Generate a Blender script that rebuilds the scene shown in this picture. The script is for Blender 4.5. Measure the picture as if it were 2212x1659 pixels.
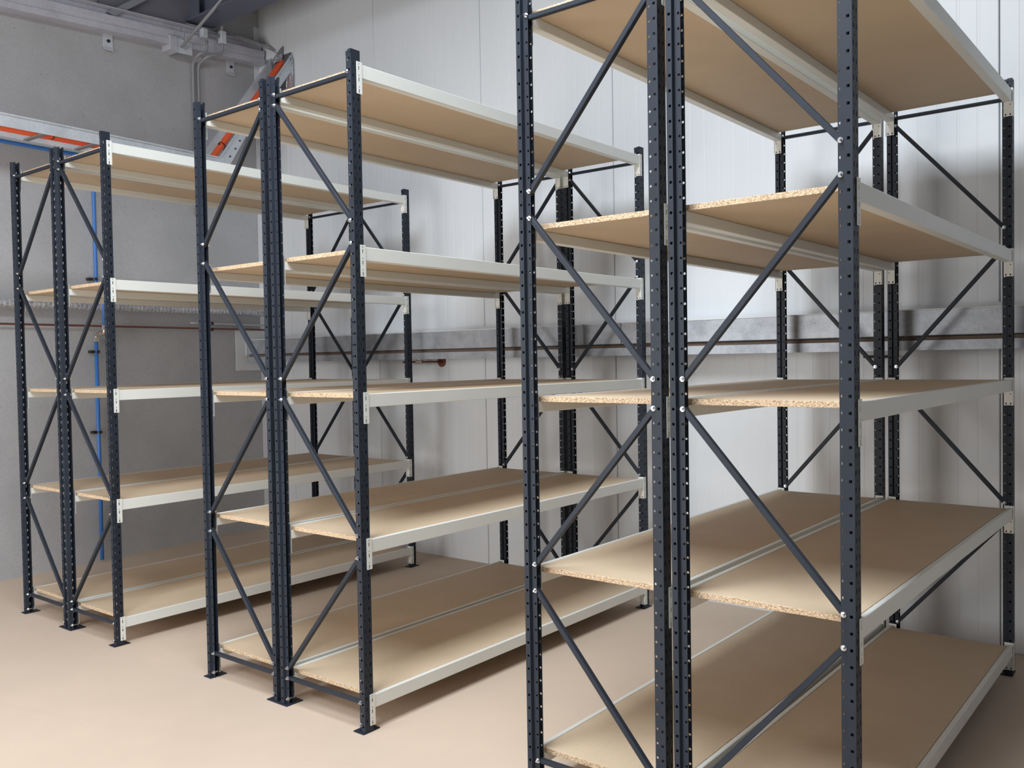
import bpy, bmesh, math, random
from mathutils import Vector, Matrix
random.seed(7)
for o in list(bpy.data.objects): bpy.data.objects.remove(o)
S = bpy.context.scene
COL = S.collection

# ------------------------------------------------------------------ camera
yaw, pitch, roll, FPX = 0.675487, -0.027575, -0.016756, 1934.085
cam = bpy.data.cameras.new('camera'); camo = bpy.data.objects.new('camera', cam); COL.objects.link(camo)
fw = Vector((-math.sin(yaw)*math.cos(pitch), math.cos(yaw)*math.cos(pitch), math.sin(pitch)))
rt = Vector((math.cos(yaw), math.sin(yaw), 0)); up = rt.cross(fw)
r2 = math.cos(roll)*rt + math.sin(roll)*up; u2 = -math.sin(roll)*rt + math.cos(roll)*up
M = Matrix((r2, u2, -fw)).transposed().to_4x4(); M.translation = Vector((2.041308, -2.668304, 1.655767))
camo.matrix_world = M
cam.sensor_fit = 'HORIZONTAL'; cam.sensor_width = 36; cam.lens = 36*FPX/2212; cam.clip_start = .05; cam.clip_end = 60
S.camera = camo

# ------------------------------------------------------------------ light and exposure
W = bpy.data.worlds.new('world'); S.world = W; W.use_nodes = True
bg = W.node_tree.nodes['Background']; bg.inputs[0].default_value = (.80, .86, 1, 1); bg.inputs[1].default_value = .55
def area(name, loc, rot, sx, sy, power, colr):
    l = bpy.data.lights.new(name, 'AREA'); l.shape = 'RECTANGLE'; l.size = sx; l.size_y = sy; l.energy = power; l.color = colr
    o = bpy.data.objects.new(name, l); COL.objects.link(o); o.location = loc; o.rotation_euler = rot
    return o
DAY = (.86, .935, 1)
area('skylight_lamp', (.05, -2.35, 5.33), (0, 0, 0), 2.0, 3.8, 415, DAY)       # daylight through the roof sheets
area('doorway_lamp', (-2.7, -4.97, 1.62), (math.radians(90), 0, 0), 3.05, 3.15, 180, (1, .985, .965))  # open roller door
S.view_settings.view_transform = 'Standard'; S.view_settings.look = 'None'
S.view_settings.gamma = 1; S.view_settings.use_curve_mapping = False
S.view_settings.exposure = 0.17

# ------------------------------------------------------------------ materials
def mat(name, base, rough=.6, metal=0, spec=.5):
    m = bpy.data.materials.new(name); m.use_nodes = True
    b = m.node_tree.nodes['Principled BSDF']
    b.inputs['Base Color'].default_value = (*base, 1); b.inputs['Roughness'].default_value = rough
    b.inputs['Metallic'].default_value = metal; b.inputs['Specular IOR Level'].default_value = spec
    return m
def nodes(m): return m.node_tree.nodes, m.node_tree.links, m.node_tree.nodes['Principled BSDF']
def coords(m, scale=(1, 1, 1), rand=True, world=False):
    N, L, b = nodes(m)
    if world:
        g = N.new('ShaderNodeNewGeometry'); src = g.outputs['Position']
    else:
        t = N.new('ShaderNodeTexCoord'); src = t.outputs['Object']
        if rand:
            oi = N.new('ShaderNodeObjectInfo'); a = N.new('ShaderNodeVectorMath'); a.operation = 'MULTIPLY_ADD'
            L.new(src, a.inputs[0]); a.inputs[1].default_value = (1, 1, 1)
            c = N.new('ShaderNodeMath'); c.operation = 'MULTIPLY'; c.inputs[1].default_value = 37
            L.new(oi.outputs['Random'], c.inputs[0]); L.new(c.outputs[0], a.inputs[2]); src = a.outputs[0]
    mp = N.new('ShaderNodeMapping'); mp.inputs['Scale'].default_value = scale; L.new(src, mp.inputs[0])
    return mp.outputs[0]
def noise(m, vec, scale, detail=3, rough=.5):
    N, L, b = nodes(m); n = N.new('ShaderNodeTexNoise'); n.inputs['Scale'].default_value = scale
    n.inputs['Detail'].default_value = detail; n.inputs['Roughness'].default_value = rough; L.new(vec, n.inputs['Vector']); return n.outputs['Fac']
def ramp(m, fac, stops):
    N, L, b = nodes(m); r = N.new('ShaderNodeValToRGB'); e = r.color_ramp.elements
    while len(e) < len(stops): e.new(.5)
    for i, (p, c) in enumerate(stops): e[i].position = p; e[i].color = (*c, 1)
    L.new(fac, r.inputs[0]); return r.outputs[0]
def mix(m, a, b_, fac, mode='MULTIPLY'):
    N, L, b = nodes(m); x = N.new('ShaderNodeMix'); x.data_type = 'RGBA'; x.blend_type = mode
    if isinstance(fac, float): x.inputs[0].default_value = fac
    else: L.new(fac, x.inputs[0])
    L.new(a, x.inputs[6]); L.new(b_, x.inputs[7]); return x.outputs[2]
def bump(m, fac, strength, dist=.001):
    N, L, b = nodes(m); n = N.new('ShaderNodeBump'); n.inputs['Strength'].default_value = strength
    n.inputs['Distance'].default_value = dist; L.new(fac, n.inputs['Height']); L.new(n.outputs[0], b.inputs['Normal'])
def setc(m, c): N, L, b = nodes(m); L.new(c, b.inputs['Base Color'])
def k3(c, f): return tuple(x*f for x in c)

def board_mat(name, c, fleck):
    m = mat(name, c, .62, 0, .35); v = coords(m)
    a = ramp(m, noise(m, v, 5, 4), [(.3, k3(c, .965)), (.7, k3(c, 1.03))])
    b = ramp(m, noise(m, v, 420, 2, .7), [(.32, (1-fleck,)*3), (.62, (1, 1, 1))])
    setc(m, mix(m, a, b, 1.0)); return m
board_top = board_mat('particleboard_face', (.655, .51, .355), .18)
def edge_mat():
    c = (.70, .49, .30); m = mat('particleboard_edge', c, .8, 0, .25); v = coords(m, (1, 1, 1.7))
    N, L, b = nodes(m)
    vo = N.new('ShaderNodeTexVoronoi'); vo.inputs['Scale'].default_value = 210; L.new(v, vo.inputs['Vector'])
    a = ramp(m, vo.outputs['Distance'], [(.10, (.84, .68, .48)), (.45, (.70, .53, .36)), (.8, (.42, .29, .18))])
    b2 = ramp(m, noise(m, v, 120, 4, .8), [(.36, (.45, .38, .30)), (.52, (1, 1, 1)), (.75, (1.0, 1.0, 1.0))])
    setc(m, mix(m, a, b2, 1.0)); bump(m, vo.outputs['Distance'], .5, .0008); return m
board_edge = edge_mat()

def slate_mat():
    c = (.018, .0235, .0345); m = mat('slate_powder_coat', c, .5, 0, .28); v = coords(m)
    a = ramp(m, noise(m, v, 9, 4), [(.3, k3(c, .9)), (.7, k3(c, 1.12))]); setc(m, a)
    bump(m, noise(m, v, 700, 2), .12, .0004); return m
slate = slate_mat()
cream = mat('cream_powder_coat', (.635, .635, .585), .38, 0, .5)
v = coords(cream); setc(cream, ramp(cream, noise(cream, v, 3, 4), [(.3, (.76, .765, .715)), (.7, (.80, .805, .755))]))
zinc = mat('zinc_bolt', (.78, .80, .84), .25, 1)
def galv_mat(name, lo, hi, metal=.35, rough=.45, sc=8):
    m = mat(name, hi, rough, metal); v = coords(m, (1, 1, 1), False, True)
    a = ramp(m, noise(m, v, sc, 5, .65), [(.30, lo), (.60, hi)])
    N, L, b = nodes(m); vo = N.new('ShaderNodeTexVoronoi'); vo.inputs['Scale'].default_value = 55; L.new(v, vo.inputs['Vector'])
    sp = ramp(m, vo.outputs['Distance'], [(.0, (.93, .93, .95)), (.7, (1.04, 1.04, 1.03))])
    d = ramp(m, noise(m, v, 26, 6, .8), [(.28, (.45, .45, .46)), (.40, (1, 1, 1))])
    setc(m, mix(m, mix(m, a, sp, 1.0), d, .8)); return m
galv = galv_mat('galvanised_steel', (.32, .34, .38), (.47, .50, .55))
galv_pale = galv_mat('bright_galvanised_steel', (.56, .60, .64), (.68, .72, .77), .3, .5, 5)
galv_dull = galv_mat('painted_grey_steel', (.45, .45, .50), (.56, .56, .62), .1, .5, 3)
gap_shade = mat('gap_shade_brown', (.16, .115, .085), .8)  # dark brown painted as the shade in the gap between the girt channels
white_trim = mat('white_flashing', (.72, .74, .76), .45)
conduit_m = mat('grey_conduit', (.30, .30, .32), .5)
dark_beam = mat('blue_grey_beam_paint', (.105, .115, .16), .55)
grey_beam = mat('grey_steel_paint', (.20, .20, .235), .6)
orange = mat('orange_cable_sheath', (.88, .13, .045), .45)
blue = mat('blue_air_pipe', (.045, .175, .52), .4)
black = mat('black_plastic', (.015, .015, .017), .5)
brass = mat('nickel_brass', (.60, .54, .46), .3, .9)
copper = mat('copper_pipe', (.24, .095, .07), .42, .6)
hole_m = mat('dark_void', (.01, .01, .01), 1)
sealant = mat('white_sealant', (.75, .76, .77), .6)
def wall_panel_mat():
    c = (.74, .765, .79); m = mat('white_sandwich_panel', c, .42, 0, .45); v = coords(m, (1, 1, .25), False, True)
    setc(m, ramp(m, noise(m, v, 2.2, 3), [(.3, k3(c, .965)), (.7, k3(c, 1.02))])); return m
panel_m = wall_panel_mat()
def concrete_mat():
    c = (.455, .455, .465); m = mat('precast_concrete', c, .78, 0, .3); v = coords(m, (1, 1, 1), False, True)
    a = ramp(m, noise(m, v, 1.1, 5, .6), [(.28, k3(c, .86)), (.72, k3(c, 1.12))])
    s = ramp(m, noise(m, v, 60, 4, .75), [(.25, (.86, .86, .86)), (.6, (1, 1, 1))])
    t = ramp(m, noise(m, v, 7, 6, .8), [(.27, (.70, .70, .71)), (.36, (1, 1, 1))])
    N, L, b = nodes(m); vo = N.new('ShaderNodeTexVoronoi'); vo.inputs['Scale'].default_value = 7.5; L.new(v, vo.inputs['Vector'])
    h = ramp(m, vo.outputs['Distance'], [(.025, (.25, .24, .23)), (.05, (1, 1, 1))])
    setc(m, mix(m, mix(m, mix(m, a, s, 1.0), t, 1.0), h, .8)); bump(m, noise(m, v, 90, 4, .7), .12, .002); return m
concrete = concrete_mat()
def floor_mat():
    c = (.63, .50, .39); m = mat('brown_board_floor', c, .6, 0, .35); v = coords(m, (1, 1, 1), False, True)
    a = ramp(m, noise(m, v, .9, 5, .6), [(.3, k3(c, .93)), (.7, k3(c, 1.05))])
    b = ramp(m, noise(m, v, 330, 2, .7), [(.33, (.88, .88, .88)), (.6, (1, 1, 1))])
    vm = coords(m, (1.6, 7, 1), False, True)
    d = ramp(m, noise(m, vm, 2.2, 6, .7), [(.24, (.78, .77, .76)), (.36, (1, 1, 1))])
    setc(m, mix(m, mix(m, a, b, 1.0), d, .5)); return m
floor_m = floor_mat()
def foil_mat():
    m = mat('silver_foil_lagging', (.85, .86, .88), .3, .45); v = coords(m, (1, 1, 1), False)
    N, L, b = nodes(m)
    w = N.new('ShaderNodeTexWave'); w.inputs['Scale'].default_value = 8.5; w.bands_direction = 'X'; w.inputs['Distortion'].default_value = .6; L.new(v, w.inputs['Vector'])
    r = ramp(m, w.outputs['Fac'], [(.0, (1, 1, 1)), (.14, (.72, .72, .75)), (.8, (.64, .64, .68))])
    n = noise(m, v, 45, 4, .8); r2_ = ramp(m, n, [(.35, (.45, .45, .48)), (.6, (1.1, 1.1, 1.1))])
    setc(m, mix(m, r, r2_, 1.0)); bump(m, n, .9, .006); return m
foil = foil_mat()
crumple = mat('crumpled_foil', (.80, .82, .86), .22, .85); bump(crumple, noise(crumple, coords(crumple, (1, 1, 1), False, True), 28, 4, .7), .8, .012)

# ------------------------------------------------------------------ mesh helpers
def new(name, bm, mats, parent=None, loc=(0, 0, 0), smooth=False, **kw):
    me = bpy.data.meshes.new(name); bm.to_mesh(me); bm.free()
    for m in (mats if isinstance(mats, (list, tuple)) else [mats]): me.materials.append(m)
    if smooth:
        for p in me.polygons: p.use_smooth = True
    o = bpy.data.objects.new(name, me); COL.objects.link(o); o.location = loc
    if parent: o.parent = parent
    for k, val in kw.items(): o[k] = val
    return o
def inst(o, parent=None, loc=None, rot=None, **kw):
    c = o.copy(); COL.objects.link(c)
    c.parent = parent
    if loc is not None: c.location = loc
    if rot is not None: c.rotation_euler = rot
    for k, val in kw.items(): c[k] = val
    return c
def empty(name, loc, **kw):
    o = bpy.data.objects.new(name, None); COL.objects.link(o); o.location = loc; o.empty_display_size = .1
    for k, val in kw.items(): o[k] = val
    return o
def box(bm, x0, x1, y0, y1, z0, z1, bev=0, mi=0, xf=None):
    vs = [bm.verts.new((x, y, z)) for z in (z0, z1) for y in (y0, y1) for x in (x0, x1)]
    fs = [bm.faces.new([vs[i] for i in f]) for f in ((0, 2, 3, 1), (4, 5, 7, 6), (0, 1, 5, 4), (2, 6, 7, 3), (0, 4, 6, 2), (1, 3, 7, 5))]
    for f in fs: f.material_index = mi
    if bev:
        es = list({e for f in fs for e in f.edges})
        bmesh.ops.bevel(bm, geom=es, offset=bev, segments=1, affect='EDGES')
    return vs
def extrude_profile(bm, pts, a, b, fn, caps=True):
    """closed profile pts (p,q) swept from a to b; fn(p,q,t)->xyz"""
    A = [bm.verts.new(fn(p, q, a)) for p, q in pts]; B = [bm.verts.new(fn(p, q, b)) for p, q in pts]
    n = len(pts); fs = []
    for i in range(n): fs.append(bm.faces.new((A[i], A[(i+1) % n], B[(i+1) % n], B[i])))
    if caps: fs.append(bm.faces.new(A[::-1])); fs.append(bm.faces.new(B))
    bmesh.ops.recalc_face_normals(bm, faces=bm.faces[:]); return fs
def tube(bm, pts, r, n=12, caps=True):
    pts = [Vector(p) for p in pts]; rings = []; prev = None
    for i, p in enumerate(pts):
        t = ((pts[min(i+1, len(pts)-1)]-p).normalized() + (p-pts[max(i-1, 0)]).normalized()).normalized()
        if prev is None:
            a = Vector((0, 0, 1)) if abs(t.z) < .9 else Vector((1, 0, 0)); x = t.cross(a).normalized()
        else: x = (prev - t*prev.dot(t)).normalized()
        prev = x; y = t.cross(x)
        rr = r[i] if isinstance(r, (list, tuple)) else r
        rings.append([bm.verts.new(p + rr*(math.cos(2*math.pi*k/n)*x + math.sin(2*math.pi*k/n)*y)) for k in range(n)])
    for A, B in zip(rings, rings[1:]):
        for k in range(n): bm.faces.new((A[k], A[(k+1) % n], B[(k+1) % n], B[k]))
    if caps: bm.faces.new(rings[0][::-1]); bm.faces.new(rings[-1])
    bmesh.ops.recalc_face_normals(bm, faces=bm.faces[:])
def bend_path(pts, rad=.04, seg=5):
    pts = [Vector(p) for p in pts]; out = [pts[0]]
    for i in range(1, len(pts)-1):
        a = (pts[i-1]-pts[i]); b = (pts[i+1]-pts[i]); ra = min(rad, a.length*.45, b.length*.45)
        A = pts[i]+a.normalized()*ra; B = pts[i]+b.normalized()*ra
        for k in range(seg+1):
            t = k/seg; out.append((1-t)**2*A + 2*t*(1-t)*pts[i] + t*t*B)
    out.append(pts[-1]); return out
def poly_hole(kind, am, bm_, w, h):
    if kind == 'sq': return [(am-w, bm_-h), (am, bm_-h), (am+w, bm_-h), (am+w, bm_), (am+w, bm_+h), (am, bm_+h), (am-w, bm_+h), (am-w, bm_)]
    c = .7071; return [(am-w*c, bm_-h*c), (am, bm_-h), (am+w*c, bm_-h*c), (am+w, bm_), (am+w*c, bm_+h*c), (am, bm_+h), (am-w*c, bm_+h*c), (am-w, bm_)]
def cell(bm, P, a0, a1, b0, b1, hole=None):
    if a1 < a0: a0, a1 = a1, a0
    am, bm_ = (a0+a1)/2, (b0+b1)/2
    if hole is None:
        q = [(a0, b0), (a1, b0), (a1, b1), (a0, b1)]
        bm.faces.new([bm.verts.new(P(*x)) for x in q]); return
    kind, w, h = hole[:3]; ca = hole[3] if len(hole) > 3 else am
    B = [(a0, b0), (am, b0), (a1, b0), (a1, bm_), (a1, b1), (am, b1), (a0, b1), (a0, bm_)]
    H = poly_hole(kind, ca, bm_, w, h)
    VB = [bm.verts.new(P(*x)) for x in B]; VH = [bm.verts.new(P(*x)) for x in H]
    for i in range(8):
        j = (i+1) % 8; bm.faces.new((VB[i], VB[j], VH[j], VH[i]))
def solid(bm, thick, offset=-1):
    """thickness for a folded sheet; returns a finished mesh as bmesh"""
    bmesh.ops.remove_doubles(bm, verts=bm.verts[:], dist=1e-5)
    bmesh.ops.recalc_face_normals(bm, faces=bm.faces[:])
    me = bpy.data.meshes.new('tmp'); bm.to_mesh(me); bm.free()
    o = bpy.data.objects.new('tmp', me); COL.objects.link(o)
    md = o.modifiers.new('s', 'SOLIDIFY'); md.thickness = thick; md.offset = offset
    dg = bpy.context.evaluated_depsgraph_get(); me2 = bpy.data.meshes.new_from_object(o.evaluated_get(dg))
    out = bmesh.new(); out.from_mesh(me2)
    bpy.data.objects.remove(o); bpy.data.meshes.remove(me); bpy.data.meshes.remove(me2)
    return out

# ------------------------------------------------------------------ the setting
bm = bmesh.new(); box(bm, -8, 6, -9, 4.2, -.12, 0)
floor = new('floor', bm, floor_m, kind='structure')
# loose sheet of floor covering whose edge shows at the front left
bm = bmesh.new()
e0 = Vector((-5.0, -1.605)); e1 = Vector((.2, .03)); dd = (e1-e0).normalized(); nn = Vector((dd.y, -dd.x))
extrude_profile(bm, [(0, .0), (0, .0028), (3.4, .0028), (3.4, .0)], 0, (e1-e0).length, lambda p, q, t: (e0.x+dd.x*t+nn.x*p, e0.y+dd.y*t+nn.y*p, q))
new('floor_sheet', bm, floor_m, floor)

# back wall of white sandwich panels
YB = 2.84
wall_back = new('wall_back', (lambda b: (box(b, -8, 3.4, YB+.075, YB+.2, 0, 5.9), b)[1])(bmesh.new()), concrete, kind='structure')
PW = 1.235; seams = [1.06-PW*k for k in range(5, -3, -1)]
def panel_mesh(w):
    b = bmesh.new(); g = .0022; pts = [(g, .07), (g, .006), (g+.004, 0)]; n = max(1, int(round((w-.02)/.1029)))
    for i in range(1, n):
        x = i*w/n
        pts += [(x-.009, 0), (x-.005, .0009), (x+.005, .0009), (x+.009, 0)]
    pts += [(w-g-.004, 0), (w-g, .006), (w-g, .07)]
    extrude_profile(b, pts, 0, 5.9, lambda p, q, t: (p, q, t)); return b
pp = new('wall_panel', panel_mesh(PW), panel_m, wall_back, (seams[0], YB, 0))
for s_ in seams[1:]:
    if s_ < 2.6: inst(pp, wall_back, (s_, YB, 0))
new('wall_panel', panel_mesh(seams[0]+5.545), panel_m, wall_back, (-5.545, YB, 0))

# left wall: skewed 3 degrees; local frame s (towards camera), o (into room)
CC = Vector((-5.54, YB, 0)); ds = Vector((.0535, -1, 0)).normalized(); dn = Vector((1, .0535, 0)).normalized()
def LW(s, o, z): return CC + ds*s + dn*o + Vector((0, 0, z))
def lbox(bm, s0, s1, o0, o1, z0, z1, bev=0):
    vs = [bm.verts.new(LW(s, o, z)) for z in (z0, z1) for o in (o0, o1) for s in (s0, s1)]
    fs = [bm.faces.new([vs[i] for i in f]) for f in ((0, 2, 3, 1), (4, 5, 7, 6), (0, 1, 5, 4), (2, 6, 7, 3), (0, 4, 6, 2), (1, 3, 7, 5))]
    bmesh.ops.recalc_face_normals(bm, faces=fs)
bm = bmesh.new(); lbox(bm, -.3, 11.4, -.15, 0, 0, 5.9); new('wall_left', bm, concrete, kind='structure')
dark_wall = mat('low_bounce_wall_grey', (.11, .11, .115), .6)  # unseen right and front walls, toned dark to cut bounce light
bm = bmesh.new(); box(bm, 3.3, 3.45, -9, 3.0, 0, 5.9); new('wall_right', bm, dark_wall, kind='structure')
bm = bmesh.new(); [box(bm, *q) for q in ((-8, -4.25, -5.05, -4.9, 0, 5.9), (-1.15, 3.45, -5.05, -4.9, 0, 5.9), (-4.25, -1.15, -5.05, -4.9, 3.25, 5.9))]; new('wall_front', bm, dark_wall, kind='structure')
bm = bmesh.new()   # roof with an opening for the translucent sheets
for a in ((-8, -1.3, -9.1, 3.1), (1.1, 3.45, -9.1, 3.1), (-1.3, 1.1, -9.1, -4.3), (-1.3, 1.1, -.3, 3.1)): box(bm, a[0], a[1], a[2], a[3], 5.4, 5.5)
roof_m = mat('roof_lining', (.30, .31, .34), .6)
new('ceiling', bm, roof_m, kind='structure')
# corner flashing
bm = bmesh.new(); lbox(bm, 0, .066, 0, .004, 0, 5.0); lbox(bm, 0, .004, .004, .05, 0, 5.0)
new('trim_1', bm, white_trim, kind='structure')
bm = bmesh.new(); lbox(bm, .0, .377, .004, .009, 1.59, 2.0)
new('trim_2', bm, white_trim, kind='structure')
# flashing slips beside the tray opening
bm = bmesh.new(); box(bm, -4.983, -4.972, YB-.006, YB, 3.9, 4.70); box(bm, -5.11, -5.104, YB-.006, YB, 4.55, 4.80)
new('trim_3', bm, white_trim, kind='structure')

# galvanised girt along the back wall
g = empty('wall_girt', (0, YB, 0), label='galvanised steel girt running the length of the white back wall behind the racks', category='steel girt')
bm = bmesh.new()
for (x0, x1) in ((-5.50, -1.205), (-1.199, 3.29)):
    extrude_profile(bm, [(-.26, 1.885), (-.255, 1.889), (0, 1.889), (0, 1.883), (-.252, 1.883), (-.252, 1.752), (-.20, 1.752), (-.20, 1.747), (-.256, 1.747), (-.26, 1.751)], x0, x1, lambda p, q, t: (t, p, q))
new('upper_channel', bm, galv, g)
bm = bmesh.new(); box(bm, -5.49, 3.29, -.235, -.02, 1.722, 1.742, .001); new('gap_shade_strip', bm, gap_shade, g, label='dark brown strip added as the shade in the gap between the two steel channels')  # strip put in to carry the dark of the gap
bm = bmesh.new()
extrude_profile(bm, [(-.245, 1.668), (-.245, 1.722), (0, 1.722), (0, 1.717), (-.240, 1.717), (-.240, 1.674), (-.19, 1.674), (-.19, 1.668)], -5.49, 3.29, lambda p, q, t: (t, p, q))
new('lower_channel', bm, galv, g)
bm = bmesh.new(); extrude_profile(bm, [(-.264, 1.886), (-.264, 1.893), (-.02, 1.893), (-.02, 1.925), (-.002, 1.925), (-.002, 1.889), (-.258, 1.889), (-.258, 1.886)], -5.5, 3.29, lambda p, q, t: (t, p, q))
new('flashing', bm, white_trim, g, label='white flashing on top of the girt')
bm = bmesh.new(); box(bm, -5.512, -5.50, -.266, -.02, 1.735, 1.895, .002); new('sealant_bead', bm, sealant, g)

# valve stub on the back wall
vroot = empty('pipe_valve', (-3.25, YB-.13, 1.65), label='small brown pipe stub with valve and round flange, under the girt beside the left rack', category='valve')
bm = bmesh.new(); tube(bm, bend_path([(-.20, 0, -.004), (.13, 0, -.004), (.13, .128, -.004)], .03), .008, 10); new('pipe', bm, copper, vroot, smooth=True)
bm = bmesh.new(); box(bm, -.045, .03, -.014, .014, -.020, .012, .004); tube(bm, [(-.01, 0, .01), (-.01, 0, .032)], .006, 8); box(bm, -.055, .03, -.006, .006, .028, .034, .001); new('valve_body', bm, brass, vroot)
bm = bmesh.new(); tube(bm, [(.13, .122, -.004), (.13, .130, -.004)], .045, 20); new('wall_flange', bm, copper, vroot)
vr2 = empty('pipe_stub', (.42, YB-.1, 1.635), label='short dark pipe stub under the girt behind the middle posts of the nearest rack', category='pipe')
bm = bmesh.new(); tube(bm, bend_path([(-.06, .1, 0), (-.06, 0, 0), (.10, 0, 0), (.10, .1, 0)], .03), .008, 8); new('pipe', bm, black, vr2, smooth=True)

# ------------------------------------------------------------------ services on the left wall
# fascia channel under the roof, rising towards the back
zf = lambda s: 4.612-.0785*s
fr = empty('eaves_channel', LW(0, 0, 0), label='long grey steel channel fixed high along the concrete left wall', category='steel channel')
def lmesh(profile, s0, s1, zfun):
    b = bmesh.new()
    extrude_profile(b, profile, s0, s1, lambda p, q, t: LW(t, p, zfun(t)+q)-fr.location); return b
prof = [(0, 0), (.12, 0), (.12, .05), (.112, .055), (.112, .085), (.12, .09), (.12, .13), (.07, .14), (.07, .19), (.0, .19)]
new('channel', lmesh(prof, .03, .93, zf), galv_dull, fr)
new('channel', lmesh(prof, .935, 9, zf), galv_dull, fr)
bm = bmesh.new(); extrude_profile(bm, [(.04, .185), (.13, .195), (.13, .2), (.04, .19)], .03, 9, lambda p, q, t: LW(t, p, zf(t)+q)-fr.location)
new('top_flange', bm, galv_dull, fr)
for (s, zz) in ((1.605, zf(1.6)), (.35, zf(.35))):
    c = empty('hanging_cleat', LW(s, 0, zz), label='folded steel cleat with one bolt hanging below the eaves channel, ' + ('nearer the camera' if s > 1 else 'close to the room corner'), category='bracket')
    b = bmesh.new()
    pr = [(.004, .02), (.010, .02), (.010, -.085), (.055, -.135), (.05, -.139), (.004, -.088)]
    pr = [(.125, .03), (.13, .03), (.13, -.10), (.122, -.135), (.117, -.135), (.125, -.10)]
    pr = [(.0, .015), (.006, .015), (.006, -.10), (.022, -.135), (.016, -.138), (.0, -.103)]
    extrude_profile(b, pr, -.042, .042, lambda p, q, t: ds*t + dn*p + Vector((0, 0, q)))
    new('cleat_plate', b, galv_pale, c)
    b = bmesh.new(); tube(b, [dn*.004+Vector((0, 0, -.055)), dn*.02+Vector((0, 0, -.055))], .014, 6); new('bolt', b, black, c)
c = empty('gusset_plate', LW(.85, .0, zf(.85)), label='square steel gusset plate where the brace rod meets the eaves channel', category='bracket')
b = bmesh.new(); extrude_profile(b, [(1.02, 4.60), (1.02, 4.466), (.862, 4.478), (.862, 4.585)], .122, .128, lambda p, q, t: LW(p, t, q)-c.location); new('plate', b, galv_pale, c)
b = bmesh.new(); extrude_profile(b, [(1.09, 4.60), (1.09, 4.476), (1.022, 4.463), (1.022, 4.605)], .0, .135, lambda p, q, t: LW(p, t, q)-c.location); new('end_block', b, galv_dull, c)
b = bmesh.new(); P0 = LW(.955, .135, 4.52)-c.location; tube(b, [P0-dn*.02, P0+dn*.012], .013, 8); new('bolt', b, zinc, c)
# brace rod
R0 = LW(.99, .15, 4.515); R1 = LW(.886, .60, 4.858) ; R1 = R0+(R1-R0)*2.2
br = bmesh.new(); tube(br, [Vector((0, 0, 0)), R1-R0], .014, 10)
new('brace_rod', br, conduit_m, None, R0, True, label='thin grey brace rod rising diagonally from the gusset plate towards the roof', category='rod')
# steel beam parallel to the back wall
sb = empty('roof_beam', (-5.49, 2.1, 4.8), label='dark blue-grey steel roof beam crossing above the left corner', category='beam')
def web(prof, x0, x1):
    b = bmesh.new(); extrude_profile(b, prof, x0, x1, lambda p, q, t: (t, p, q)); return b
new('bottom_flange', web([(-.13, 0), (.13, 0), (.13, .016), (-.13, .016)], .0, 8.7), dark_beam, sb)
new('web', web([(-.006, .016), (.006, .016), (.006, .43), (-.006, .43)], .0, 8.7), dark_beam, sb)
new('top_flange', web([(-.13, .43), (.13, .43), (.13, .446), (-.13, .446)], .0, 8.7), dark_beam, sb)
b = bmesh.new(); box(b, .0, .014, -.14, .14, -.01, .46); box(b, .014, .20, -.085, -.075, .016, .2); new('end_plate', b, dark_beam, sb)
hp = empty('wall_haunch', LW(1.3, .02, 4.7), label='dull grey steel haunch plate on the wall above the eaves channel', category='steel plate')
b = bmesh.new(); extrude_profile(b, [(1.70, 4.66), (1.70, 5.2), (.7, 5.2), (.7, 4.72)], .02, .05, lambda p, q, t: LW(p, t, q)-hp.location); new('plate', b, grey_beam, hp)
b = bmesh.new(); extrude_profile(b, [(1.66, 4.64), (1.60, 4.62), (1.27, 4.87), (1.30, 4.91)], .05, .11, lambda p, q, t: LW(p, t, q)-hp.location); new('diagonal_strut', b, mat('strut_paint', (.27, .28, .32), .6), hp)

# cable ladder: level run, then rising to the hole in the back wall
ct = empty('cable_ladder', LW(1.5, .3, 3.42), label='galvanised cable ladder along the left wall, rising at its end to the white wall', category='cable tray')
def rail_path(off):  # centre-line points (s,z) of ladder bottom
    return [(9, 3.41+off), (.72-.45*off, 3.41+off), (-.06-.75*off*0-.0, 4.47+off*1.0)]
dirs = Vector((-.60, .80))
def rail(o0, sgn):
    b = bmesh.new()
    cs = [(0, 0), (.003, 0), (.003, .084), (-.016, .084), (-.016, .095), (0, .095)]   # (thickness into ladder, height)
    # mitred sweep of C section in the s-z plane
    path = [Vector((9, 3.40)), Vector((.845, 3.40)), Vector((-.15, 4.723))]
    t0 = Vector((-1, 0)); t1 = (path[2]-path[1]).normalized(); n0 = Vector((0, 1)); n1 = Vector((t1.y*-1, t1.x)) * -1
    nm = (n0+n1).normalized(); nm = nm / nm.dot(n0)
    N = [n0, nm, n1]; rings = []
    for P, n_ in zip(path, N):
        rings.append([b.verts.new(LW(P.x+n_.x*h, o0+sgn*a, P.y+n_.y*h)-ct.location) for a, h in cs])
    for A, B in zip(rings, rings[1:]):
        for i in range(len(cs)): b.faces.new((A[i], A[(i+1) % len(cs)], B[(i+1) % len(cs)], B[i]))
    b.faces.new(rings[0]); b.faces.new(rings[-1])
    bmesh.ops.recalc_face_normals(b, faces=b.faces[:])
    return b
new('side_rail', rail(.52, -1), galv_pale, ct); new('side_rail', rail(.20, 1), galv_pale, ct)
rung_m = mat('shaded_rung_steel', (.24, .225, .22), .6)  # rung colour darkened to hold the shadow on the undersides
def rung(s, z, ang=0):
    b = bmesh.new(); ca, sa = math.cos(ang), math.sin(ang)
    extrude_profile(b, [(-.02, 0), (.02, 0), (.02, .012), (-.02, .012)], (.203), .517, lambda p, q, t: ds*(p*ca-q*sa) + dn*t + Vector((0, 0, p*-sa*-1*-1 + q*ca)) if False else ds*(p*ca) + dn*t + Vector((0, 0, q-p*sa)))
    return b
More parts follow.
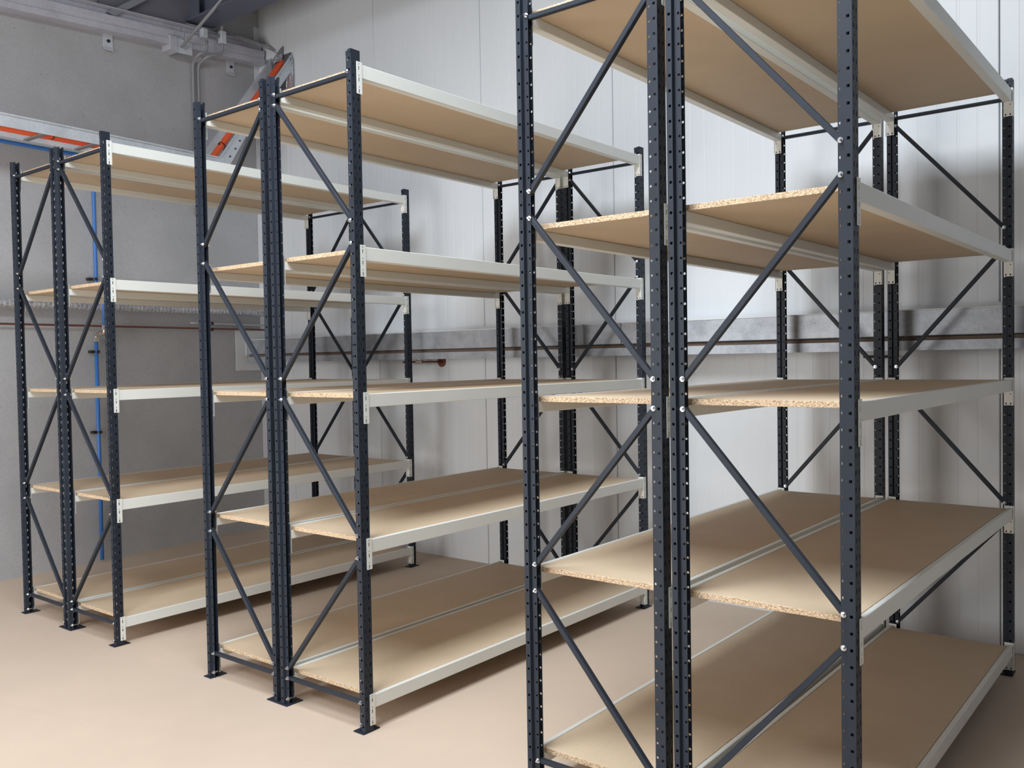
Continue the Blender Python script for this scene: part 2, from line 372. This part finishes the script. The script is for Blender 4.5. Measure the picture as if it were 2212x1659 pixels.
r0 = new('rung', rung(0, 0), rung_m, ct); s = 2.42; base = CC-ct.location
r0.location = base+ds*s+Vector((0, 0, 3.402))
for s in (2.02, 1.62, 1.22, .9, 2.82, 3.22, 3.62): inst(r0, ct, base+ds*s+Vector((0, 0, 3.402)))
ri = new('rung', rung(0, 0, math.radians(53)), rung_m, ct, base+ds*.66+Vector((0, 0, 3.647)))
for k in (1, 2): inst(ri, ct, base+ds*(.66-.24*k)+Vector((0, 0, 3.647+.32*k)))
# knuckle plate at the bend
b = bmesh.new(); extrude_profile(b, [(1.08, 3.405), (1.08, 3.48), (.88, 3.49), (.66, 3.79), (.58, 3.76), (.78, 3.445), (.82, 3.402)], .521, .525, lambda p, q, t: LW(p, t, q)-ct.location); new('joint_plate', b, galv_pale, ct)
b = bmesh.new()
for (p, q) in ((1.0, 3.435), (.78, 3.52), (.72, 3.60), (.67, 3.68)): tube(b, [LW(p, .524, q)-ct.location, LW(p, .533, q)-ct.location], .008, 6)
new('joint_bolts', b, black, ct)
# orange cables
for i, (oo, zo, rr) in enumerate(((.37, 3.437, .024), (.32, 3.431, .018))):
    P = bend_path([LW(9, oo, zo), LW(.93, oo, zo), LW(.84, oo, zo+.09), LW(.11, oo, 4.46), LW(-.13, oo, 4.80)], .10, 8)
    b = bmesh.new(); org = LW(1.5, oo, zo); tube(b, [p-org for p in P], rr, 12)
    new('power_cable', b, orange, None, org, True, label='thick orange power cable lying in the cable ladder, ' + ('outer one nearer the room' if i == 0 else 'thinner one nearer the concrete wall'), category='cable')
b = bmesh.new()
tie_c = LW(2.30, .37, 3.437)
ring = [tie_c + dn*(.027*math.cos(a)) + Vector((0, 0, .027*math.sin(a))) for a in [i*math.pi/8 for i in range(17)]]
tube(b, [p-tie_c for p in ring], .0035, 6, False); new('cable_tie', b, black, None, tie_c, False, label='black cable tie round the orange cable on the level run', category='cable tie')
tie2 = LW(.745, .37, 3.655); tdir = (ds*-.6+Vector((0, 0, .8))).normalized(); tx = dn; ty = tdir.cross(tx)
b = bmesh.new(); tube(b, [tx*(.029*math.cos(a))+ty*(.029*math.sin(a)) for a in [i*math.pi/8 for i in range(17)]], .004, 6, False); box(b, -.006, .006, -.04, -.026, -.006, .006)
new('cable_tie', b, black, None, tie2, False, label='black cable tie round the orange cable on the rising run', category='cable tie')
# opening with foil sleeve
ws = empty('foil_sleeve', (-5.18, YB, 4.5), label='crumpled silver foil sleeve lining the cable hole in the white wall', category='foil lining')
b = bmesh.new()
for a in ((-.16, .15, -.006, 0, -.18, .15),): box(b, *a)
new('opening', b, mat('grey_foil_backing', (.16, .16, .175), .5, .4), ws)
def flap(pts, name='foil_flap'):
    b = bmesh.new(); vs = [b.verts.new(p) for p in pts]; b.faces.new(vs); bmesh.ops.triangulate(b, faces=b.faces[:])
    bmesh.ops.subdivide_edges(b, edges=b.edges[:], cuts=3, use_grid_fill=True)
    for v_ in b.verts: v_.co += Vector((random.uniform(-1, 1), random.uniform(-1, 1), random.uniform(-1, 1)))*.006
    return solid(b, .002)
new('foil_flap', flap([(-.16, -.012, .13), (.04, -.012, .24), (.05, -.03, .10), (-.05, -.06, .07)]), crumple, ws)
new('foil_flap', flap([(.14, -.02, .12), (.20, -.02, .08), (.20, -.02, -.22), (.10, -.03, -.24), (.12, -.03, -.04)]), crumple, ws)
new('foil_flap', flap([(.05, -.02, -.19), (.20, -.02, -.21), (.15, -.03, -.40), (.02, -.03, -.36)]), crumple, ws)
new('foil_flap', flap([(-.17, -.02, .14), (-.155, -.07, .13), (-.16, -.09, -.17), (-.175, -.02, -.18)]), crumple, ws)
# thin cables on top of the eaves channel to the hole
for i, dz in enumerate((0, .022)):
    P = bend_path([LW(1.0-.1*i, .10, 4.74+dz), LW(.45, .10, 4.80+dz*.5), LW(.02, .20, 4.745+dz), (-5.2, YB+.02, 4.66+dz)], .06)
    org = LW(.5, .1, 4.75); b = bmesh.new(); tube(b, [p-org for p in P], .008, 8)
    new('thin_cable', b, conduit_m, None, org, True, label='thin grey cable running over the eaves channel to the foil-lined hole, ' + ('lower' if i == 0 else 'upper') + ' of the pair', category='cable')

# pair of conduits with elbows and a junction
for i, (s0, s1, zt, sj) in enumerate(((.785, .735, 4.64, .60), (.728, .562, 4.68, .46))):
    P = bend_path([LW(s0, .02, 3.05), LW(s0, .02, 4.45), LW(s0+.03-.03*i, .16, 4.50), LW(s1, .17, 4.54+.03*i), LW(s1, .17, zt)], .05, 5)
    org = LW(s0, .02, 3.05); b = bmesh.new(); tube(b, [p-org for p in P], .0135, 10)
    o = new('electrical_conduit', b, conduit_m, None, org, True, label='grey rigid conduit climbing the concrete wall, ' + ('left' if i == 0 else 'right') + ' of the pair above the middle rack', category='conduit')
jb = empty('conduit_fitting', LW(.565, .17, 4.72), label='pale grey conduit tee fittings below the roof beam', category='fitting')
b = bmesh.new(); box(b, -.03, .03, -.03, .03, -.06, .055, .006); new('tee', b, galv_pale, jb)
b = bmesh.new(); tube(b, [(0, 0, .05), (0, 0, .17)], .016, 10); tube(b, [(0, 0, 0), ds*.22+Vector((0, 0, -.02))], .013, 10); new('stub_pipe', b, conduit_m, jb, smooth=True)
b = bmesh.new(); D = ds*.2; box(b, D.x-.028, D.x+.028, D.y-.028, D.y+.028, -.06, .02, .006); new('elbow', b, galv_pale, jb)

# lagged pipe, copper pipes
def wpipe(name, s0, s1, o0, z0, z1, r, m, label, cat, n=14):
    org = LW(s1, o0, z1); d = LW(s0, o0, z0)-org; L = d.length
    b = bmesh.new(); tube(b, [Vector((L*i/12, 0, 0)) for i in range(13)], r, n)
    o = new(name, b, m, None, org, True, label=label, category=cat)
    o.rotation_mode = 'QUATERNION'; o.rotation_quaternion = Vector((1, 0, 0)).rotation_difference(d.normalized()); return o
lp = wpipe('lagged_pipe', 9, .03, .10, 2.165, 2.150, .032, foil, 'silver foil-wrapped insulated pipe running level along the concrete wall', 'insulated pipe', 20)
b = bmesh.new()
cp = wpipe('copper_pipe', 9, .03, .05, 2.012, 1.990, .0085, copper, 'thin copper pipe running level below the foil-wrapped pipe', 'pipe', 10)
gp = wpipe('grey_pipe', .90, .03, .05, 2.042, 2.034, .009, galv_dull, 'short thin grey pipe just above the copper pipe near the corner', 'pipe', 10)
b = bmesh.new(); org = LW(.67, .03, 2.015); lb = lambda *a: None
for z in (2.042, 1.985): 
    for q in ((.0, .03, -.012, .012, z-2.015-.013, z-2.015+.013),): box(b, *q)
new('pipe_clip', b, black, None, org, False, label='black double clip holding the copper and grey pipes to the concrete wall', category='pipe clip')
# blue air line
bl = empty('air_line', LW(1.81, .05, 3.4), label='blue compressed-air pipe dropping down the concrete wall with metal elbows halfway', category='air pipe')
B = bl.location
def bp(pts, r, m, name, rad=.04):
    b = bmesh.new(); tube(b, [p-B for p in bend_path([LW(*q) for q in pts], rad)], r, 12); return new(name, b, m, bl, smooth=True)
bp([(9, .07, 3.40), (1.81, .07, 3.40), (1.80, .05, 2.31), (1.825, .20, 2.24), (1.825, .20, 1.99)], .0155, blue, 'pipe')
bp([(1.815, .05, 1.865), (1.818, .05, .02)], .0155, blue, 'pipe')
bp([(1.825, .20, 1.99), (1.825, .20, 1.925), (1.812, .05, 1.925), (1.812, .05, 1.86)], .0165, brass, 'elbow_fitting', .03)
b = bmesh.new()
for (s, o, z0, z1, r) in ((1.825, .20, 1.955, 1.995, .021), (1.812, .05, 1.862, 1.90, .021)): tube(b, [LW(s, o, z0)-B, LW(s, o, z1)-B], r, 8)
P = LW(1.806, .09, 1.925)-B; Q = LW(1.82, .15, 1.925)-B; tube(b, [P, Q], .022, 8)
new('compression_nut', b, brass, bl)
for z in (2.387, 1.778, 1.1):
    b = bmesh.new(); c_ = LW(1.81, .05, z)-B
    tube(b, [c_-Vector((0, 0, .011)), c_+Vector((0, 0, .011))], .0225, 12); e = c_+ds*.04-dn*.03; box(b, e.x-.02, e.x+.02, e.y-.012, e.y+.03, e.z-.011, e.z+.011, .002)
    new('pipe_clip', b, black, bl)
b = bmesh.new(); tube(b, [LW(1.85, .07, 3.40)-B, LW(1.88, .07, 3.40)-B], .023, 12); new('pipe_clip', b, black, bl)
b = bmesh.new(); tube(b, [LW(1.85, .10, 3.36)-B, LW(1.85, .10, 3.50)-B], .004, 6); new('hanger_rod', b, zinc, bl)

# ------------------------------------------------------------------ racking
P_ = .05; Z0 = .031; H = 3.02
XA = {'L': -.040, 'C': .5557, 'D': .5873, 'R': 1.1896}      # aisle-face x of the four post lines
SG = {'L': 1, 'C': -1, 'D': 1, 'R': -1}                     # direction from aisle face to lips
LEN = 2.4432
UW, WV = .047, .052
def upright_bm():
    b = bmesh.new(); nk = 60; zt = H
    def col(P, a0, a1, hole=None, shift=False):
        zz = [.006] + [Z0+P_*(k-.5) for k in range(0, nk+1)] ; 
        if not hole:
            rows = [.006]+[Z0+P_*(k/2-.5) for k in range(0, 2*nk-0)]+[zt]
            rows = [r for r in rows if r <= zt-.0005]; rows = sorted(set(round(r, 5) for r in rows)); rows.append(zt)
            for z0, z1 in zip(rows, rows[1:]): cell(b, P, a0, a1, z0, z1)
            return
        s_ = .5 if shift else 0; k = 0; z = .006
        lo = Z0+P_*(-.5+s_)
        rows = sorted(set([.006]+[round(Z0+P_*(i/2-.5), 5) for i in range(0, 3) if .006 <= Z0+P_*(i/2-.5) <= lo+1e-6]))
        for z0, z1 in zip(rows, rows[1:]): cell(b, P, a0, a1, z0, z1)
        z0 = rows[-1]
        while z0+P_ <= zt-.002:
            cell(b, P, a0, a1, z0, z0+P_, hole); z0 += P_
        rem = [z0]
        if z0+P_/2 < zt-.001: rem.append(z0+P_/2)
        rem.append(zt)
        for p0, p1 in zip(rem, rem[1:]): cell(b, P, a0, a1, p0, p1)
    for side in (0, 1):
        f = (lambda v: v) if side == 0 else (lambda v: WV-v)
        col(lambda a, z: (a, f(.013), z), .025, UW, ('o', .0045, .0045, .0395))
        if side == 0: pass
        def Pst(a, z): t = (a-.021)/.004; return (a, f(.013*t), z)
        col(Pst, .021, .025)
        col(lambda a, z: (a, f(0), z), 0, .021, ('sq', .0045, .0045, .012))
    for (a0, a1, h, sh) in ((0, .007, None, 0), (.007, .019, ('sq', .0032, .0075), 1), (.019, .033, ('o', .0026, .0032), 0), (.033, .045, ('sq', .0032, .0075), 1), (.045, WV, None, 0)):
        col(lambda a, z: (0, a, z), a0, a1, h, bool(sh))
    b2 = solid(b, .002, -1)
    return b2
protos = {}
U = new('upright', upright_bm(), slate); protos['upright'] = U.data; bpy.data.objects.remove(U)
def proto(name, bm, m, smooth=False):
    o = new(name, bm, m, smooth=smooth); d = o.data; bpy.data.objects.remove(o); return d
# orientation fix: make sure the sheet thickness goes inward is not critical at 2 mm
b = bmesh.new()
def hexhead(b, y0, y1, r, n=6):
    tube(b, [(0, y0, 0), (0, y1, 0)], r, n)
tube(b, [(0, -.0015, 0), (0, 0, 0)], .0088, 12); tube(b, [(0, -.0075, 0), (0, -.006, 0), (0, -.0015, 0)], [.0055, .0072, .0072], 6); tube(b, [(0, -.012, 0), (0, -.0075, 0)], .0036, 8); tube(b, [(0, -.003, 0), (0, .030, 0)], .0038, 8)
tube(b, [(0, .026, 0), (0, .028, 0)], .0088, 12); tube(b, [(0, .028, 0), (0, .034, 0)], .0075, 6)
protos['bolt'] = proto('bolt', b, zinc)

LV = [Z0+P_*k for k in (2.64, 16.64, 29.64, 42.64, 58.64)]
BY0, BY1 = .0415, LEN-.0155
# beam: outer face at p=0, body towards +p
bprof = [(0, -.002), (.002, 0), (.018, 0), (.020, -.002), (.020, -.0208), (.038, -.0208), (.040, -.0225), (.040, -.058), (.038, -.060), (.002, -.060), (0, -.058)]
b = bmesh.new(); extrude_profile(b, bprof, BY0, BY1, lambda p, q, t: (p, t, q)); protos['beam'] = proto('beam', b, cream)
def connector(yin, sgn):
    """L plate: sgn=+1 at the front post (flange wraps back towards the camera), -1 at the far post"""
    b = bmesh.new(); zt = .008; h = .14
    A = lambda a, z: (-.0025, yin - sgn*a, z)
    z = zt; rows = [('m', .004)]
    for i in range(3): rows += [('h', .012), ('s', .024)] + ([('m', .014)] if i < 2 else [('m', .0)])
    for k_, hh in rows:
        if hh <= 0: continue
        for (a0, a1, hole) in ((-.0065, .004, None), (.004, .017, {'h': ('o', .0028, .0032), 's': ('sq', .0028, .0085)}.get(k_)), (.017, .0245, None)):
            cell(b, A, a0, a1, z-hh, z, hole)
        z -= hh
    zb = z
    B = lambda a, z: (a, yin+sgn*.0005, z)
    edges = [zb, zb+.018, zb+.052, zb+.066, zt]
    for c_, (a0, a1) in enumerate(((-.0025, .019), (.019, .0385))):
        for r_, (z0, z1) in enumerate(zip(edges, edges[1:])):
            hole = ('sq', .0032, .0045) if (r_ == 0) else (('o', .003, .003) if (r_ == 2 and c_ == 0) else None)
            cell(b, B, a0, a1, z0, z1, hole)
    return solid(b, .0022, 0)
protos['connF'] = proto('end_connector', connector(.0405, 1), cream)
protos['connB'] = proto('end_connector', connector(LEN-.0145, -1), cream)
# boards for the two bay widths
def board(w):
    b = bmesh.new(); box(b, 0, w, 0, LEN-.104, -.0205, -.001, .0008)
    for f in b.faces: f.material_index = 0 if abs(f.normal.z) > .9 else 1
    return b
bw = (XA['C']-XA['L']-.044, XA['R']-XA['D']-.044)
protos['bdL'] = proto('shelf_board', board(bw[0]), [board_top, board_edge]); protos['bdR'] = proto('shelf_board', board(bw[1]), [board_top, board_edge])
for k in ('bdL', 'bdR'):
    me = protos[k]
    for p in me.polygons: p.material_index = 0 if abs(p.normal.z) > .9 else 1
# base plates
def plate(x0, x1):
    b = bmesh.new(); box(b, x0, x1, -.022, .078, 0, .005, .0008); return b
pl = {'L': (-.066, -.002), 'M': (.483, .640), 'R': (1.120, 1.188)}
for k, (a, c) in pl.items(): protos['pl'+k] = proto('base_plate', plate(a, c), slate)
# braces: folded channel, ends flattened
def brace_bm(x0, z0, x1, z1, w=1.0):
    b = bmesh.new(); a = Vector((x0, 0, z0)); c = Vector((x1, 0, z1)); d = (c-a).normalized(); n = Vector((-d.z, 0, d.x)); L = (c-a).length
    prof = [(-.0098, .004), (-.0083, .0025), (.0083, .0025), (.0098, .004), (.0098, .022), (.0082, .022), (.0082, .0042), (-.0082, .0042), (-.0082, .022), (-.0098, .022)]
    extrude_profile(b, prof, -.012, L+.012, lambda p, q, t: a+d*t+n*p*w+Vector((0, q, 0)))
    return b
BXo = {k: XA[k]+SG[k]*.0395 for k in XA}
ZK = lambda k: Z0+P_*k
def braces(inner, outer):
    xi, xo = BXo[inner], BXo[outer]
    return [('h', xi, ZK(58)-.0075, xo, ZK(58)-.0075), ('h', xi, ZK(2)-.002, xo, ZK(2)-.002), ('d', xi, ZK(57), xo, ZK(45)), ('d', xo, ZK(43), xi, ZK(31)), ('d', xi, ZK(29), xo, ZK(17)), ('d', xo, ZK(15), xi, ZK(3))]
for side, (i_, o_) in {'l': ('C', 'L'), 'r': ('D', 'R')}.items():
    protos['br'+side] = [(kd, proto('brace', brace_bm(a, z0, c, z1, .86 if kd == 'h' else 1.0), slate)) for kd, a, z0, c, z1 in braces(i_, o_)]

def part(name, data, parent, loc=(0, 0, 0), rz=0):
    o = bpy.data.objects.new(name, data); COL.objects.link(o); o.parent = parent; o.location = loc; o.rotation_euler = (0, 0, rz); return o
BK = {'L': (58, 45, 43, 17, 15, 2, 0), 'R': (58, 45, 43, 17, 15, 2, 0), 'C': (58, 57, 31, 29, 3, 2, 0), 'D': (58, 57, 31, 29, 3, 2, 0)}
def rack(x, y, label):
    root = empty('shelving_rack', (x, y, 0), label=label, category='shelving rack', group='double shelving racks in three rows')
    for far in (0, 1):
        fy = LEN*far
        for k in 'LCDR':
            if SG[k] > 0: u = part('upright', protos['upright'], root, (XA[k], fy-.013, 0)); lx = .0395
            else: u = part('upright', protos['upright'], root, (XA[k], fy-.013+WV, 0), math.pi)
            for kk in BK[k]:
                if SG[k] > 0: part('bolt', protos['bolt'], u, (.0395, .013, ZK(kk)))
                else: part('bolt', protos['bolt'], u, (.0395, WV-.013, ZK(kk)), math.pi)
        for sd in 'lr':
            for kd, me in protos['br'+sd]:
                part('horizontal_brace' if kd == 'h' else 'diagonal_brace', me, root, (0, fy, 0))
        part('base_plate', protos['plL'], root, (0, fy, 0)); part('base_plate', protos['plM'], root, (0, fy, 0)); part('base_plate', protos['plR'], root, (0, fy, 0))
    for z in LV:
        for k in 'LCDR':
            if SG[k] > 0:
                bmo = part('beam', protos['beam'], root, (XA[k], 0, z))
                part('end_connector', protos['connF'], bmo); part('end_connector', protos['connB'], bmo)
            else:
                bmo = part('beam', protos['beam'], root, (XA[k], LEN+.026, z), math.pi)
                part('end_connector', protos['connF'], bmo); part('end_connector', protos['connB'], bmo)
        part('shelf_board', protos['bdL'], root, (XA['L']+.022, .052, z)); part('shelf_board', protos['bdR'], root, (XA['D']+.022, .052, z))
    return root
rack(0, 0, 'double shelving rack nearest the camera at the right, its top cut off by the frame')
rack(-2.1347, -.0111, 'double shelving rack in the middle, standing between the other two')
rack(-4.2554, -.0499, 'double shelving rack farthest left, in front of the concrete wall')
